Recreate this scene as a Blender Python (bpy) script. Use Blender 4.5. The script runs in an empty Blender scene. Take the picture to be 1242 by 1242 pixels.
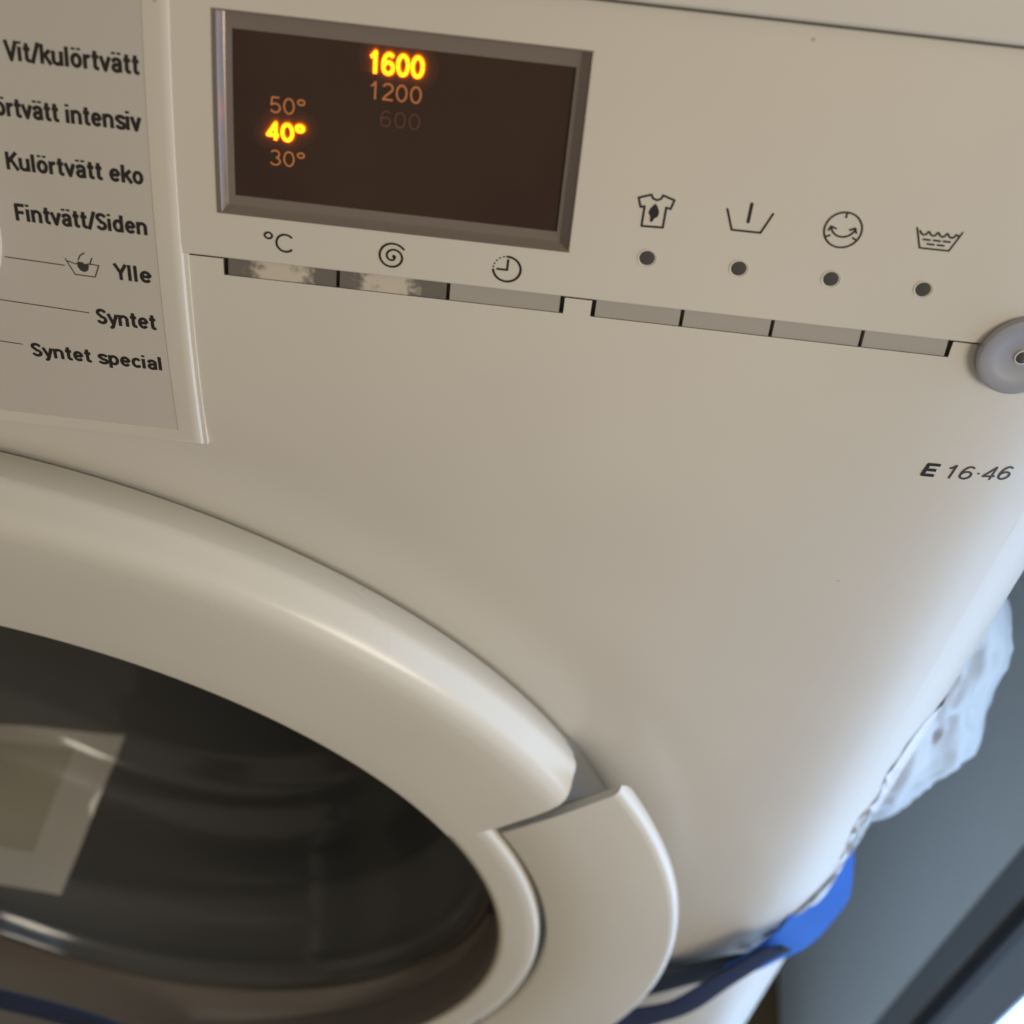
import bpy, bmesh, math, random
from mathutils import Vector, Matrix
random.seed(7)
R_ = math.radians
sc = bpy.context.scene
COL = sc.collection
EYE = 0.935                       # height of the lens above the floor (m)


def V(x, y, z):
    """millimetres, z relative to the lens height -> metres in the room"""
    return Vector((x / 1000.0, y / 1000.0, z / 1000.0 + EYE))


# ------------------------------------------------------------------ camera
PITCH, ROLL = R_(50.5), R_(6.5)
fw = Vector((0, math.cos(PITCH), -math.sin(PITCH)))
dn = Vector((0, -math.sin(PITCH), -math.cos(PITCH)))
rt = Vector((1, 0, 0))
r2 = math.cos(ROLL) * rt - math.sin(ROLL) * dn
d2 = math.sin(ROLL) * rt + math.cos(ROLL) * dn
cd = bpy.data.cameras.new('camera')
cam = bpy.data.objects.new('camera', cd)
COL.objects.link(cam)
M = Matrix((r2, -d2, -fw)).transposed().to_4x4()
M.translation = V(0, 0, 0)
cam.matrix_world = M
cd.sensor_width = 36.0
cd.lens = 1620 / 1242 * 36.0
cd.clip_start, cd.clip_end = 0.01, 100
cd.dof.use_dof = True
cd.dof.focus_distance = 0.282
cd.dof.aperture_fstop = 15.0
sc.camera = cam

# ------------------------------------------------------------------ light
sc.view_settings.view_transform = 'Standard'
sc.view_settings.look = 'None'
sc.view_settings.exposure = 0.0
sc.view_settings.gamma = 1.0
w = bpy.data.worlds.new('World')
sc.world = w
w.use_nodes = True
bg = w.node_tree.nodes['Background']
bg.inputs[0].default_value = (1.0, 0.88, 0.70, 1)
bg.inputs[1].default_value = 0.265


def area(name, loc, target, size, size_y, power, col):
    l = bpy.data.lights.new(name, 'AREA')
    l.shape = 'RECTANGLE'
    l.size, l.size_y, l.energy, l.color = size, size_y, power, col
    o = bpy.data.objects.new(name, l)
    COL.objects.link(o)
    o.location = loc
    o.rotation_euler = (Vector(target) - Vector(loc)).to_track_quat('-Z', 'Y').to_euler()
    return o


area('room_lamp', (0.70, -0.36, 0.95), (0.02, 0.2, 0.58), 0.36, 0.36, 5.0, (1.0, 0.88, 0.72))
PANE_E = 2.9

# ------------------------------------------------------------------ materials


def mat(name, col, rough=0.5, metal=0.0, spec=0.5, coat=0.0, bump=None, var=None, emit=None, trans=0.0):
    m = bpy.data.materials.new(name)
    m.use_nodes = True
    nt = m.node_tree
    b = nt.nodes['Principled BSDF']
    b.inputs['Base Color'].default_value = (*col, 1)
    b.inputs['Roughness'].default_value = rough
    b.inputs['Metallic'].default_value = metal
    b.inputs['Specular IOR Level'].default_value = spec
    b.inputs['Coat Weight'].default_value = coat
    b.inputs['Transmission Weight'].default_value = trans
    if emit:
        b.inputs['Emission Color'].default_value = (*emit[0], 1)
        b.inputs['Emission Strength'].default_value = emit[1]
    tc = nt.nodes.new('ShaderNodeTexCoord')
    if var:                                  # (scale, dark factor)
        n = nt.nodes.new('ShaderNodeTexNoise')
        n.inputs['Scale'].default_value = var[0]
        n.inputs['Detail'].default_value = 5
        nt.links.new(tc.outputs['Object'], n.inputs['Vector'])
        r = nt.nodes.new('ShaderNodeValToRGB')
        r.color_ramp.elements[0].position = 0.3
        r.color_ramp.elements[1].position = 0.7
        r.color_ramp.elements[0].color = (*[c * var[1] for c in col], 1)
        r.color_ramp.elements[1].color = (*col, 1)
        nt.links.new(n.outputs['Fac'], r.inputs['Fac'])
        nt.links.new(r.outputs['Color'], b.inputs['Base Color'])
    if bump:                                 # (scale, strength, distance)
        n = nt.nodes.new('ShaderNodeTexNoise')
        n.inputs['Scale'].default_value = bump[0]
        n.inputs['Detail'].default_value = 3
        nt.links.new(tc.outputs['Object'], n.inputs['Vector'])
        bp = nt.nodes.new('ShaderNodeBump')
        bp.inputs['Strength'].default_value = bump[1]
        bp.inputs['Distance'].default_value = bump[2]
        nt.links.new(n.outputs['Fac'], bp.inputs['Height'])
        nt.links.new(bp.outputs['Normal'], b.inputs['Normal'])
    return m


def plastic_mat(name, col, rough):
    """white moulded plastic with faint smudges, tiny specks of dirt and an orange-peel relief"""
    m = mat(name, col, rough, spec=0.45, bump=(700, 0.03, 0.0002))
    nt = m.node_tree
    b = nt.nodes['Principled BSDF']
    tc = nt.nodes.new('ShaderNodeTexCoord')
    n = nt.nodes.new('ShaderNodeTexNoise')
    n.inputs['Scale'].default_value = 9
    n.inputs['Detail'].default_value = 0.5
    nt.links.new(tc.outputs['Object'], n.inputs['Vector'])
    mr = nt.nodes.new('ShaderNodeMapRange')
    mr.inputs[1].default_value, mr.inputs[2].default_value = 0.0, 1.0
    mr.inputs[3].default_value, mr.inputs[4].default_value = rough - 0.015, rough + 0.02
    nt.links.new(n.outputs['Fac'], mr.inputs[0])
    nt.links.new(mr.outputs[0], b.inputs['Roughness'])
    v = nt.nodes.new('ShaderNodeTexVoronoi')
    v.inputs['Scale'].default_value = 60
    nt.links.new(tc.outputs['Object'], v.inputs['Vector'])
    lt = nt.nodes.new('ShaderNodeMath')
    lt.operation = 'LESS_THAN'
    lt.inputs[1].default_value = 0.022
    nt.links.new(v.outputs['Distance'], lt.inputs[0])
    wn = nt.nodes.new('ShaderNodeSeparateColor')
    nt.links.new(v.outputs['Color'], wn.inputs[0])
    g = nt.nodes.new('ShaderNodeMath')
    g.operation = 'GREATER_THAN'
    g.inputs[1].default_value = 0.4
    nt.links.new(wn.outputs[0], g.inputs[0])
    mu = nt.nodes.new('ShaderNodeMath')
    mu.operation = 'MULTIPLY'
    nt.links.new(lt.outputs[0], mu.inputs[0])
    nt.links.new(g.outputs[0], mu.inputs[1])
    m2 = nt.nodes.new('ShaderNodeMath')
    m2.operation = 'MULTIPLY'
    m2.inputs[1].default_value = 0.45
    nt.links.new(mu.outputs[0], m2.inputs[0])
    mx = nt.nodes.new('ShaderNodeMix')
    mx.data_type = 'RGBA'
    mx.inputs[6].default_value = (*col, 1)
    mx.inputs[7].default_value = (0.16, 0.13, 0.10, 1)
    nt.links.new(m2.outputs[0], mx.inputs[0])
    n3 = nt.nodes.new('ShaderNodeTexNoise')
    n3.inputs['Scale'].default_value = 11
    n3.inputs['Detail'].default_value = 3
    nt.links.new(tc.outputs['Object'], n3.inputs['Vector'])
    m3 = nt.nodes.new('ShaderNodeMapRange')
    m3.inputs[1].default_value, m3.inputs[2].default_value = 0.25, 0.75
    m3.inputs[3].default_value, m3.inputs[4].default_value = 0.94, 1.03
    nt.links.new(n3.outputs['Fac'], m3.inputs[0])
    vm = nt.nodes.new('ShaderNodeVectorMath')
    vm.operation = 'SCALE'
    nt.links.new(mx.outputs[2], vm.inputs[0])
    nt.links.new(m3.outputs[0], vm.inputs['Scale'])
    nt.links.new(vm.outputs[0], b.inputs['Base Color'])
    return m


WHITE = plastic_mat('white_plastic', (0.70, 0.67, 0.61), 0.36)
DOORW = plastic_mat('white_door_plastic', (0.70, 0.68, 0.62), 0.28)
INLAY = mat('label_inlay_foil', (0.60, 0.57, 0.535), 0.45, var=(30, 0.96))
ENAMEL = mat('white_enamel', (0.72, 0.72, 0.72), 0.3)
PRINT = mat('black_print', (0.018, 0.016, 0.015), 0.55)
PRINTG = mat('grey_print', (0.045, 0.042, 0.04), 0.5)
BEZEL = mat('bronze_grey_bezel', (0.28, 0.235, 0.215), 0.33, metal=0.45, bump=(3000, 0.12, 0.0001))
BUTTON = mat('silver_grey_lacquer', (0.50, 0.475, 0.45), 0.32, metal=0.3)
SLOT = mat('slot_dark', (0.10, 0.09, 0.08), 0.7)
LAMP = mat('smoked_lamp_lens', (0.075, 0.072, 0.07), 0.25)
KNOB = mat('satin_silver_knob', (0.42, 0.43, 0.47), 0.34, metal=0.6, bump=(2500, 0.1, 0.0001))
DARK = mat('dark_drum_steel', (0.22, 0.22, 0.21), 0.4, metal=0.6)
RUBBER = mat('grey_rubber', (0.22, 0.22, 0.21), 0.5)
FLANGE = mat('smoked_liner', (0.17, 0.155, 0.14), 0.2)
STRAP_LIT = mat('lit_blue_strap_fabric', (0.022, 0.14, 0.55), 0.7, bump=(1800, 0.3, 0.0004))
STRAP_SHADED = mat('shaded_strap_fabric', (0.012, 0.024, 0.075), 0.8, bump=(1800, 0.3, 0.0004))  # darker copy of the blue strap, its shaded side put into the colour
BANDC = mat('charcoal_band', (0.035, 0.037, 0.045), 0.8, bump=(1800, 0.3, 0.0004))
WALLM = mat('blue_grey_wall_paint', (0.80, 0.85, 0.82), 0.75, bump=(300, 0.15, 0.0005), var=(6, 0.93))
FRAMED = mat('dark_grey_frame', (0.20, 0.21, 0.21), 0.5)
GASKET = mat('black_seal', (0.018, 0.022, 0.024), 0.6)
FRAMEL = mat('light_grey_frame', (0.30, 0.33, 0.36), 0.5)
BAGM = mat('white_film', (0.84, 0.84, 0.82), 0.45, trans=0.08, bump=(120, 0.18, 0.002))
TAPE = mat('white_torn_film', (0.80, 0.82, 0.84), 0.4, bump=(400, 0.6, 0.001))
TAPEG = mat('grimy_film_edge', (0.50, 0.52, 0.54), 0.6, bump=(400, 0.6, 0.001))
PANE = mat('daylit_pane', (0.8, 0.85, 0.9), 0.3, emit=((0.45, 0.67, 1.0), PANE_E))
LIT = mat('lit_amber_segment', (0.1, 0.05, 0.0), 0.6, emit=((1.0, 0.08, 0.001), 18.0))
HALO = mat('painted_amber_halo', (0.1, 0.04, 0.0), 0.6, emit=((1.0, 0.20, 0.0), 0.62))
DIM = mat('dim_amber_segment', (0.16, 0.07, 0.03), 0.6, emit=((1.0, 0.30, 0.08), 0.27))
GHOST = mat('unlit_segment', (0.12, 0.05, 0.035), 0.5)


def wood_mat():
    m = mat('oak_floor', (0.20, 0.12, 0.05), 0.45)
    nt = m.node_tree
    b = nt.nodes['Principled BSDF']
    tc = nt.nodes.new('ShaderNodeTexCoord')
    mp = nt.nodes.new('ShaderNodeMapping')
    mp.inputs['Scale'].default_value = (18, 2.0, 1)
    n = nt.nodes.new('ShaderNodeTexNoise')
    n.inputs['Scale'].default_value = 3
    n.inputs['Detail'].default_value = 6
    r = nt.nodes.new('ShaderNodeValToRGB')
    r.color_ramp.elements[0].color = (0.10, 0.06, 0.025, 1)
    r.color_ramp.elements[1].color = (0.26, 0.17, 0.08, 1)
    nt.links.new(tc.outputs['Object'], mp.inputs[0])
    nt.links.new(mp.outputs[0], n.inputs['Vector'])
    nt.links.new(n.outputs['Fac'], r.inputs[0])
    nt.links.new(r.outputs[0], b.inputs['Base Color'])
    return m


FLOORM = wood_mat()


def worn_mat(name, centre, half, seed):
    """silver button lacquer rubbed through to the cream plastic in the middle"""
    m = mat(name, (0.17, 0.155, 0.14), 0.42, metal=0.25)
    nt = m.node_tree
    b = nt.nodes['Principled BSDF']
    tc = nt.nodes.new('ShaderNodeTexCoord')
    sx = nt.nodes.new('ShaderNodeSeparateXYZ')
    nt.links.new(tc.outputs['Object'], sx.inputs[0])
    su = nt.nodes.new('ShaderNodeMath'); su.operation = 'SUBTRACT'; su.inputs[1].default_value = centre
    ab = nt.nodes.new('ShaderNodeMath'); ab.operation = 'ABSOLUTE'
    nt.links.new(sx.outputs[0], su.inputs[0]); nt.links.new(su.outputs[0], ab.inputs[0])
    n = nt.nodes.new('ShaderNodeTexNoise')
    n.inputs['Scale'].default_value = 520
    n.inputs['Detail'].default_value = 5
    n.inputs['Roughness'].default_value = 0.65
    ad = nt.nodes.new('ShaderNodeVectorMath'); ad.operation = 'ADD'; ad.inputs[1].default_value = (seed, seed, seed)
    nt.links.new(tc.outputs['Object'], ad.inputs[0]); nt.links.new(ad.outputs[0], n.inputs['Vector'])
    ma = nt.nodes.new('ShaderNodeMath'); ma.operation = 'MULTIPLY_ADD'
    ma.inputs[1].default_value = 0.012; ma.inputs[2].default_value = -0.006
    nt.links.new(n.outputs['Fac'], ma.inputs[0])
    s2 = nt.nodes.new('ShaderNodeMath'); s2.operation = 'ADD'
    nt.links.new(ab.outputs[0], s2.inputs[0]); nt.links.new(ma.outputs[0], s2.inputs[1])
    mr = nt.nodes.new('ShaderNodeMapRange')
    mr.inputs[1].default_value, mr.inputs[2].default_value = half - 0.0018, half + 0.0014
    mr.inputs[3].default_value, mr.inputs[4].default_value = 1, 0
    nt.links.new(s2.outputs[0], mr.inputs[0])
    mx = nt.nodes.new('ShaderNodeMix'); mx.data_type = 'RGBA'
    mx.inputs[6].default_value = (0.20, 0.18, 0.165, 1)
    mx.inputs[7].default_value = (0.62, 0.57, 0.48, 1)
    nt.links.new(mr.outputs[0], mx.inputs[0])
    nt.links.new(mx.outputs[2], b.inputs['Base Color'])
    m2 = nt.nodes.new('ShaderNodeMath'); m2.operation = 'MULTIPLY_ADD'
    m2.inputs[1].default_value = -0.25; m2.inputs[2].default_value = 0.25
    nt.links.new(mr.outputs[0], m2.inputs[0]); nt.links.new(m2.outputs[0], b.inputs['Metallic'])
    return m


def glass_mat():
    """smoked door glass: mirror-like film over dim see-through"""
    m = bpy.data.materials.new('smoked_door_glass')
    m.use_nodes = True
    nt = m.node_tree
    nt.nodes.remove(nt.nodes['Principled BSDF'])
    out = nt.nodes['Material Output']
    tr = nt.nodes.new('ShaderNodeBsdfTransparent'); tr.inputs[0].default_value = (0.70, 0.70, 0.68, 1)
    gl = nt.nodes.new('ShaderNodeBsdfGlossy'); gl.inputs[0].default_value = (0.9, 0.9, 0.9, 1); gl.inputs[1].default_value = 0.16
    fr = nt.nodes.new('ShaderNodeLayerWeight'); fr.inputs[0].default_value = 0.12
    cl = nt.nodes.new('ShaderNodeMath'); cl.operation = 'MULTIPLY_ADD'; cl.inputs[1].default_value = 0.10; cl.inputs[2].default_value = 0.05
    nt.links.new(fr.outputs['Fresnel'], cl.inputs[0])
    mx = nt.nodes.new('ShaderNodeMixShader')
    nt.links.new(cl.outputs[0], mx.inputs[0])
    nt.links.new(tr.outputs[0], mx.inputs[1]); nt.links.new(gl.outputs[0], mx.inputs[2])
    df = nt.nodes.new('ShaderNodeBsdfDiffuse'); df.inputs[0].default_value = (0.55, 0.56, 0.56, 1)
    m2 = nt.nodes.new('ShaderNodeMixShader'); m2.inputs[0].default_value = 0.10      # diffuse haze added to lighten the dark glass
    nt.links.new(mx.outputs[0], m2.inputs[1]); nt.links.new(df.outputs[0], m2.inputs[2])
    nt.links.new(m2.outputs[0], out.inputs[0])
    return m


GLASS = glass_mat()


def window_mat():
    m = mat('smoked_display_window', (0.054, 0.027, 0.018), 0.2, spec=0.5, var=(38, 0.72), bump=(60, 0.05, 0.0005))
    return m


DWIN = window_mat()

# ------------------------------------------------------------------ a plain condensed sans drawn with strokes (capital height 1)


def arc(cx, cy, rx, ry, a0, a1, n=14):
    return [(cx + rx * math.cos(R_(a0 + (a1 - a0) * i / n)), cy + ry * math.sin(R_(a0 + (a1 - a0) * i / n))) for i in range(n + 1)]


_O = [arc(.25, .37, .165, .29, 0, 360, 24)]
_DOTS = [[(.135, .885), (.135, 1.0)], [(.365, .885), (.365, 1.0)]]
_N = [(.085, .45)] + arc(.25, .47, .16, .19, 170, 0, 10) + [(.41, 0)]
_A = [[(.10, .53)] + arc(.24, .53, .14, .13, 165, 0, 8) + [(.38, 0)], [(.38, .41)] + arc(.235, .22, .145, .16, 75, 290, 12) + [(.38, .2)]]
_S = lambda h: [arc(.25, .74 * h, .165, .175 * h, 15, 265, 14)[:-1] + arc(.25, .275 * h, .17, .195 * h, 95, -165, 14)]
GLYPH = {
    'V': ([[(.05, 1), (.27, .04), (.49, 1)]], .54), 'K': ([[(.085, 0), (.085, 1)], [(.49, 1), (.12, .46)], [(.22, .62), (.52, 0)]], .56),
    'F': ([[(.085, 0), (.085, .92), (.45, .92)], [(.085, .5), (.41, .5)]], .50), 'S': (_S(1.0), .52),
    'Y': ([[(.04, 1), (.26, .44), (.48, 1)], [(.26, .44), (.26, 0)]], .52), 'i': ([[(.085, 0), (.085, .73)], [(.085, .87), (.085, 1)]], .23),
    'l': ([[(.085, 0), (.085, 1)]], .23), 't': ([[(.15, .95), (.15, .2)] + arc(.235, .17, .085, .09, 180, 275, 5) + [(.30, .08)], [(.02, .665), (.30, .665)]], .35),
    '/': ([[(.02, -.04), (.30, 1.04)]], .35), 'k': ([[(.085, 0), (.085, 1)], [(.42, .73), (.13, .36)], [(.20, .48), (.45, 0)]], .48),
    'u': ([[(.085, .73)] + arc(.245, .26, .16, .18, 180, 350, 10), [(.41, .73), (.41, 0)]], .55), 'n': ([[(.085, 0), (.085, .73)], _N], .55),
    'r': ([[(.085, 0), (.085, .73)], [(.085, .45)] + arc(.27, .45, .18, .2, 165, 85, 6)], .35), 'v': ([[(.04, .73), (.22, .05), (.40, .73)]], .46),
    'o': (_O, .53), 'ö': (_O + _DOTS, .53), 'e': ([[(.1, .38), (.41, .38)], arc(.25, .37, .165, .29, 0, 322, 20)], .52),
    'a': (_A, .51), 'ä': (_A + [[(x - .02, y) for x, y in q] for q in _DOTS], .51), 's': (_S(.74), .48), 'd': ([arc(.25, .37, .165, .29, 0, 360, 24), [(.41, 0), (.41, 1)]], .55),
    'p': ([[(.085, -.24), (.085, .73)], arc(.25, .37, .165, .29, 0, 360, 24)], .53), 'y': ([[(.04, .73), (.24, .06)], [(.42, .73), (.21, -.08)] + arc(.12, -.06, .09, .11, -20, -100, 5)], .47),
    'c': ([arc(.25, .37, .165, .29, 40, 320, 18)], .48), ' ': ([], .26), 'C': ([arc(.42, .5, .36, .43, 42, 318, 24)], .82), '°': ([arc(.2, .80, .15, .15, 0, 360, 18)], .46),
    '0': ([arc(.29, .5, .22, .44, 0, 360, 28)], .64), '1': ([[(.12, .74), (.22, .80), (.32, .97), (.32, 0)]], .60), '·': ([[(.12, .42), (.12, .52)]], .30),
    '2': ([arc(.29, .70, .21, .24, 165, -30, 14) + [(.16, .22), (.08, .06), (.52, .06)]], .62), '3': ([arc(.28, .72, .19, .22, 155, -80, 12), arc(.28, .28, .22, .23, 80, -160, 14)], .62),
    '4': ([[(.40, 0), (.40, .95), (.06, .28), (.54, .28)]], .62), '5': ([[(.48, .94), (.16, .94), (.11, .50)] + arc(.29, .32, .215, .265, 130, -155, 16)], .62),
    '6': ([arc(.29, .31, .21, .26, 0, 360, 24), arc(.32, .45, .245, .49, 195, 50, 14)], .64),
    'E': ([[(.52, .91), (.11, .91), (.11, .09), (.52, .09)], [(.11, .5), (.48, .5)]], .62),
}

# ------------------------------------------------------------------ mesh helpers


def obj(name, verts, faces, m, parent=None, smooth=True, label=None):
    me = bpy.data.meshes.new(name)
    me.from_pydata([tuple(v) for v in verts], [], faces)
    me.update()
    bm = bmesh.new(); bm.from_mesh(me)
    bmesh.ops.remove_doubles(bm, verts=bm.verts, dist=1e-7)
    bmesh.ops.recalc_face_normals(bm, faces=bm.faces)
    bm.to_mesh(me); bm.free()
    if m:
        me.materials.append(m)
    if smooth:
        for p in me.polygons:
            p.use_smooth = True
    o = bpy.data.objects.new(name, me)
    COL.objects.link(o)
    if parent:
        o.parent = parent
    if label:
        o['label'] = label
    return o


def sharp(o, deg=30):
    """shade smooth, split at sharp edges"""
    bm = bmesh.new(); bm.from_mesh(o.data)
    for e in bm.edges:
        if len(e.link_faces) == 2 and e.calc_face_angle() > R_(deg):
            e.smooth = False
    bm.to_mesh(o.data); bm.free()
    return o


def bevel(o, width, seg=2, ang=30):
    md = o.modifiers.new('bevel', 'BEVEL')
    md.width, md.segments, md.limit_method, md.angle_limit = width, seg, 'ANGLE', R_(ang)
    return o


def thing(name, label, cat, loc):
    o = bpy.data.objects.new(name, None)
    o.empty_display_size = 0.05
    COL.objects.link(o)
    o.location = loc
    o['label'] = label
    o['category'] = cat
    bpy.context.view_layer.update()
    return o


def adopt(parent, *kids):
    """children are modelled in room coordinates"""
    for k in kids:
        k.parent = parent
        k.matrix_parent_inverse = parent.matrix_world.inverted()


def box(lo, hi):
    x0, y0, z0 = lo; x1, y1, z1 = hi
    v = [V(x, y, z) for x in (x0, x1) for y in (y0, y1) for z in (z0, z1)]
    return v, [(0, 1, 3, 2), (4, 6, 7, 5), (0, 4, 5, 1), (2, 3, 7, 6), (0, 2, 6, 4), (1, 5, 7, 3)]


# ------------------------------------------------------------------ the curved front of the machine
CX, CZ = -162.2, -452.0            # door centre
LIPY = 177.5                       # plane of the door face
Y0, ZC = 193.5, -228.7             # lower front plane, height where the fascia starts to lean back
FLOORZ = -935.0
TOPS = 112.8
HW0, LEN1, LEN2, PH1 = 240.0, 48.0, 5.0, R_(40)
PROF = [(0.0, 0.0)]
for i in range(1, 1400):
    a = R_(24 * min(1, i * 0.1 / 120))
    PROF.append((PROF[-1][0] + 0.1 * math.sin(a), PROF[-1][1] + 0.1 * math.cos(a)))


def prof(s):
    if s <= 0:
        return Y0, ZC + s, 0.0
    k = min(s / 0.1, len(PROF) - 1.001); i = int(k); f_ = k - i
    y = PROF[i][0] * (1 - f_) + PROF[i + 1][0] * f_
    z = PROF[i][1] * (1 - f_) + PROF[i + 1][1] * f_
    return Y0 + y, ZC + z, R_(24 * min(1, s / 120))


PLAN = [(0.0, 0.0)]
for i in range(1, 6200):
    t = i * 0.1
    if t < LEN1:
        a = PH1 * (t / LEN1) ** 2
    elif t < LEN1 + LEN2:
        a = PH1 + (math.pi / 2 - PH1) * (t - LEN1) / LEN2
    else:
        a = math.pi / 2
    PLAN.append((PLAN[-1][0] + 0.1 * math.cos(a), PLAN[-1][1] + 0.1 * math.sin(a)))


def plan(u):
    """u = distance along the front measured from x = 0 -> x, extra depth, turn"""
    d = abs(u - CX); sg = 1 if u >= CX else -1
    if d <= HW0:
        return u, 0.0, 0.0
    t = d - HW0
    k = min(t / 0.1, len(PLAN) - 1.001); i = int(k); f_ = k - i
    x = PLAN[i][0] * (1 - f_) + PLAN[i + 1][0] * f_
    y = PLAN[i][1] * (1 - f_) + PLAN[i + 1][1] * f_
    a = PH1 * (t / LEN1) ** 2 if t < LEN1 else min(math.pi / 2, PH1 + (math.pi / 2 - PH1) * (t - LEN1) / LEN2)
    return CX + sg * (HW0 + x), y, sg * a


def surf(u, s, off=0.0):
    x, dy, ph = plan(u)
    y, z, a = prof(s)
    n = Vector((math.sin(ph) * math.cos(a), -math.cos(ph) * math.cos(a), math.sin(a)))
    return V(x + n.x * off, y + dy + n.y * off, z + n.z * off)


def lin(a, b, step):
    n = max(1, int(math.ceil(abs(b - a) / step)))
    return [a + (b - a) * i / n for i in range(n)]


def sheet(name, us, ss, off, m, parent, holes=(), offf=None):
    """sheet over the front; holes are (u0,u1,s0,s1) whose borders are on the grid; offf(u,s) adds relief"""
    vs, fs = [], []
    for s in ss:
        for u in us:
            vs.append(surf(u, s, off + (offf(u, s) if offf else 0)))
    n = len(us)
    for j in range(len(ss) - 1):
        for i in range(n - 1):
            um, sm = (us[i] + us[i + 1]) / 2, (ss[j] + ss[j + 1]) / 2
            if any(h(um, sm) if callable(h) else (h[0] < um < h[1] and h[2] < sm < h[3]) for h in holes):
                continue
            a = j * n + i
            fs.append((a, a + 1, a + n + 1, a + n))
    o = obj(name, vs, fs, m)
    adopt(parent, o)
    return o


def block(name, outline, off0, off1, m, parent, inset=0.0, step=3.0, label=None):
    """a raised (or sunk) patch over the front: rectangle outline (u0,u1,s0,s1) from off0 (base) to off1 (top), top inset for a sloped rim"""
    u0, u1, s0, s1 = outline
    us = lin(u0, u1, step) + [u1]; ss = lin(s0, s1, step) + [s1]
    vs, fs = [], []
    for s in ss:
        for u in us:
            k = lambda t, a, b: a + inset + (t - a) * (b - a - 2 * inset) / (b - a)
            vs.append(surf(k(u, u0, u1), k(s, s0, s1), off1))
    n, mm = len(us), len(ss)
    for j in range(mm - 1):
        for i in range(n - 1):
            a = j * n + i
            fs.append((a, a + 1, a + n + 1, a + n))
    ring = [(i, 0) for i in range(n)] + [(n - 1, j) for j in range(1, mm)] + [(i, mm - 1) for i in range(n - 2, -1, -1)] + [(0, j) for j in range(mm - 2, 0, -1)]
    b0 = len(vs)
    for (i, j) in ring:
        vs.append(surf(us[i], ss[j], off0))
    L = len(ring)
    for k_ in range(L):
        i, j = ring[k_]; i2, j2 = ring[(k_ + 1) % L]
        fs.append((j * n + i, j2 * n + i2, b0 + (k_ + 1) % L, b0 + k_))
    o = obj(name, vs, fs, m, label=label)
    sharp(o, 25)
    if parent:
        adopt(parent, o)
    return o


def frame_ring(name, rects, m, parent):
    """rects: list of (u0,u1,s0,s1,off) joined one to the next, as a picture frame"""
    vs, fs = [], []
    N = 12
    rings = []
    for (u0, u1, s0, s1, off) in rects:
        pts = [(u0 + (u1 - u0) * i / N, s0) for i in range(N)] + [(u1, s0 + (s1 - s0) * i / N) for i in range(N)] + \
              [(u1 - (u1 - u0) * i / N, s1) for i in range(N)] + [(u0, s1 - (s1 - s0) * i / N) for i in range(N)]
        rings.append(len(vs))
        vs += [surf(u, s, off) for u, s in pts]
    for a, b in zip(rings[:-1], rings[1:]):
        for k in range(4 * N):
            k2 = (k + 1) % (4 * N)
            fs.append((a + k, a + k2, b + k2, b + k))
    o = obj(name, vs, fs, m)
    sharp(o, 20)
    adopt(parent, o)
    return o


def disc(name, u, s, r, prof_, m, parent, n=40, label=None):
    """turned piece standing on the front: prof_ = [(radius factor, off mm)] from rim to centre"""
    vs, fs = [], []
    for (k, off) in prof_:
        if k == 0:
            vs.append(surf(u, s, off))
        else:
            vs += [surf(u + r * k * math.cos(2 * math.pi * i / n), s + r * k * math.sin(2 * math.pi * i / n), off) for i in range(n)]
    for j in range(len(prof_) - 1):
        for i in range(n):
            i2 = (i + 1) % n
            if prof_[j + 1][0] == 0:
                fs.append((j * n + i, j * n + i2, (j + 1) * n))
            else:
                fs.append((j * n + i, j * n + i2, (j + 1) * n + i2, (j + 1) * n + i))
    o = obj(name, vs, fs, m, label=label)
    sharp(o, 40)
    adopt(parent, o)
    return o


def stroke(paths, width, ends=True):
    """ribbon outlines with round joints in the (u,s) plane; returns verts2d, faces"""
    vs, fs = [], []
    for p in paths:
        for (a, b) in zip(p[:-1], p[1:]):
            dx, dy = b[0] - a[0], b[1] - a[1]
            l = math.hypot(dx, dy) or 1e-6
            nx, ny = -dy / l * width / 2, dx / l * width / 2
            k = len(vs)
            vs += [(a[0] + nx, a[1] + ny), (a[0] - nx, a[1] - ny), (b[0] - nx, b[1] - ny), (b[0] + nx, b[1] + ny)]
            fs.append((k, k + 1, k + 2, k + 3))
        for q in (p if ends else p[1:-1]):
            k = len(vs)
            vs += [(q[0] + width / 2 * math.cos(t * math.pi / 5), q[1] + width / 2 * math.sin(t * math.pi / 5)) for t in range(10)]
            fs.append(tuple(range(k, k + 10)))
    return vs, fs


def printed(name, vs2, fs, off, m, parent, label=None, step=0.0006):
    """flat print: overlapping strokes are stacked by a hair so that no two faces coincide"""
    vs = [surf(u, s, off) for u, s in vs2]
    me = bpy.data.meshes.new(name)
    out_v, out_f = [], []
    for i, f in enumerate(fs):
        k = len(out_v)
        for q in f:
            u, s = vs2[q]
            out_v.append(surf(u, s, off + step * (i % 60)))
        out_f.append(tuple(range(k, k + len(f))))
    me.from_pydata([tuple(v) for v in out_v], [], out_f)
    me.materials.append(m)
    o = bpy.data.objects.new(name, me)
    COL.objects.link(o)
    if label:
        o['label'] = label
    adopt(parent, o)
    return o


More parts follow.
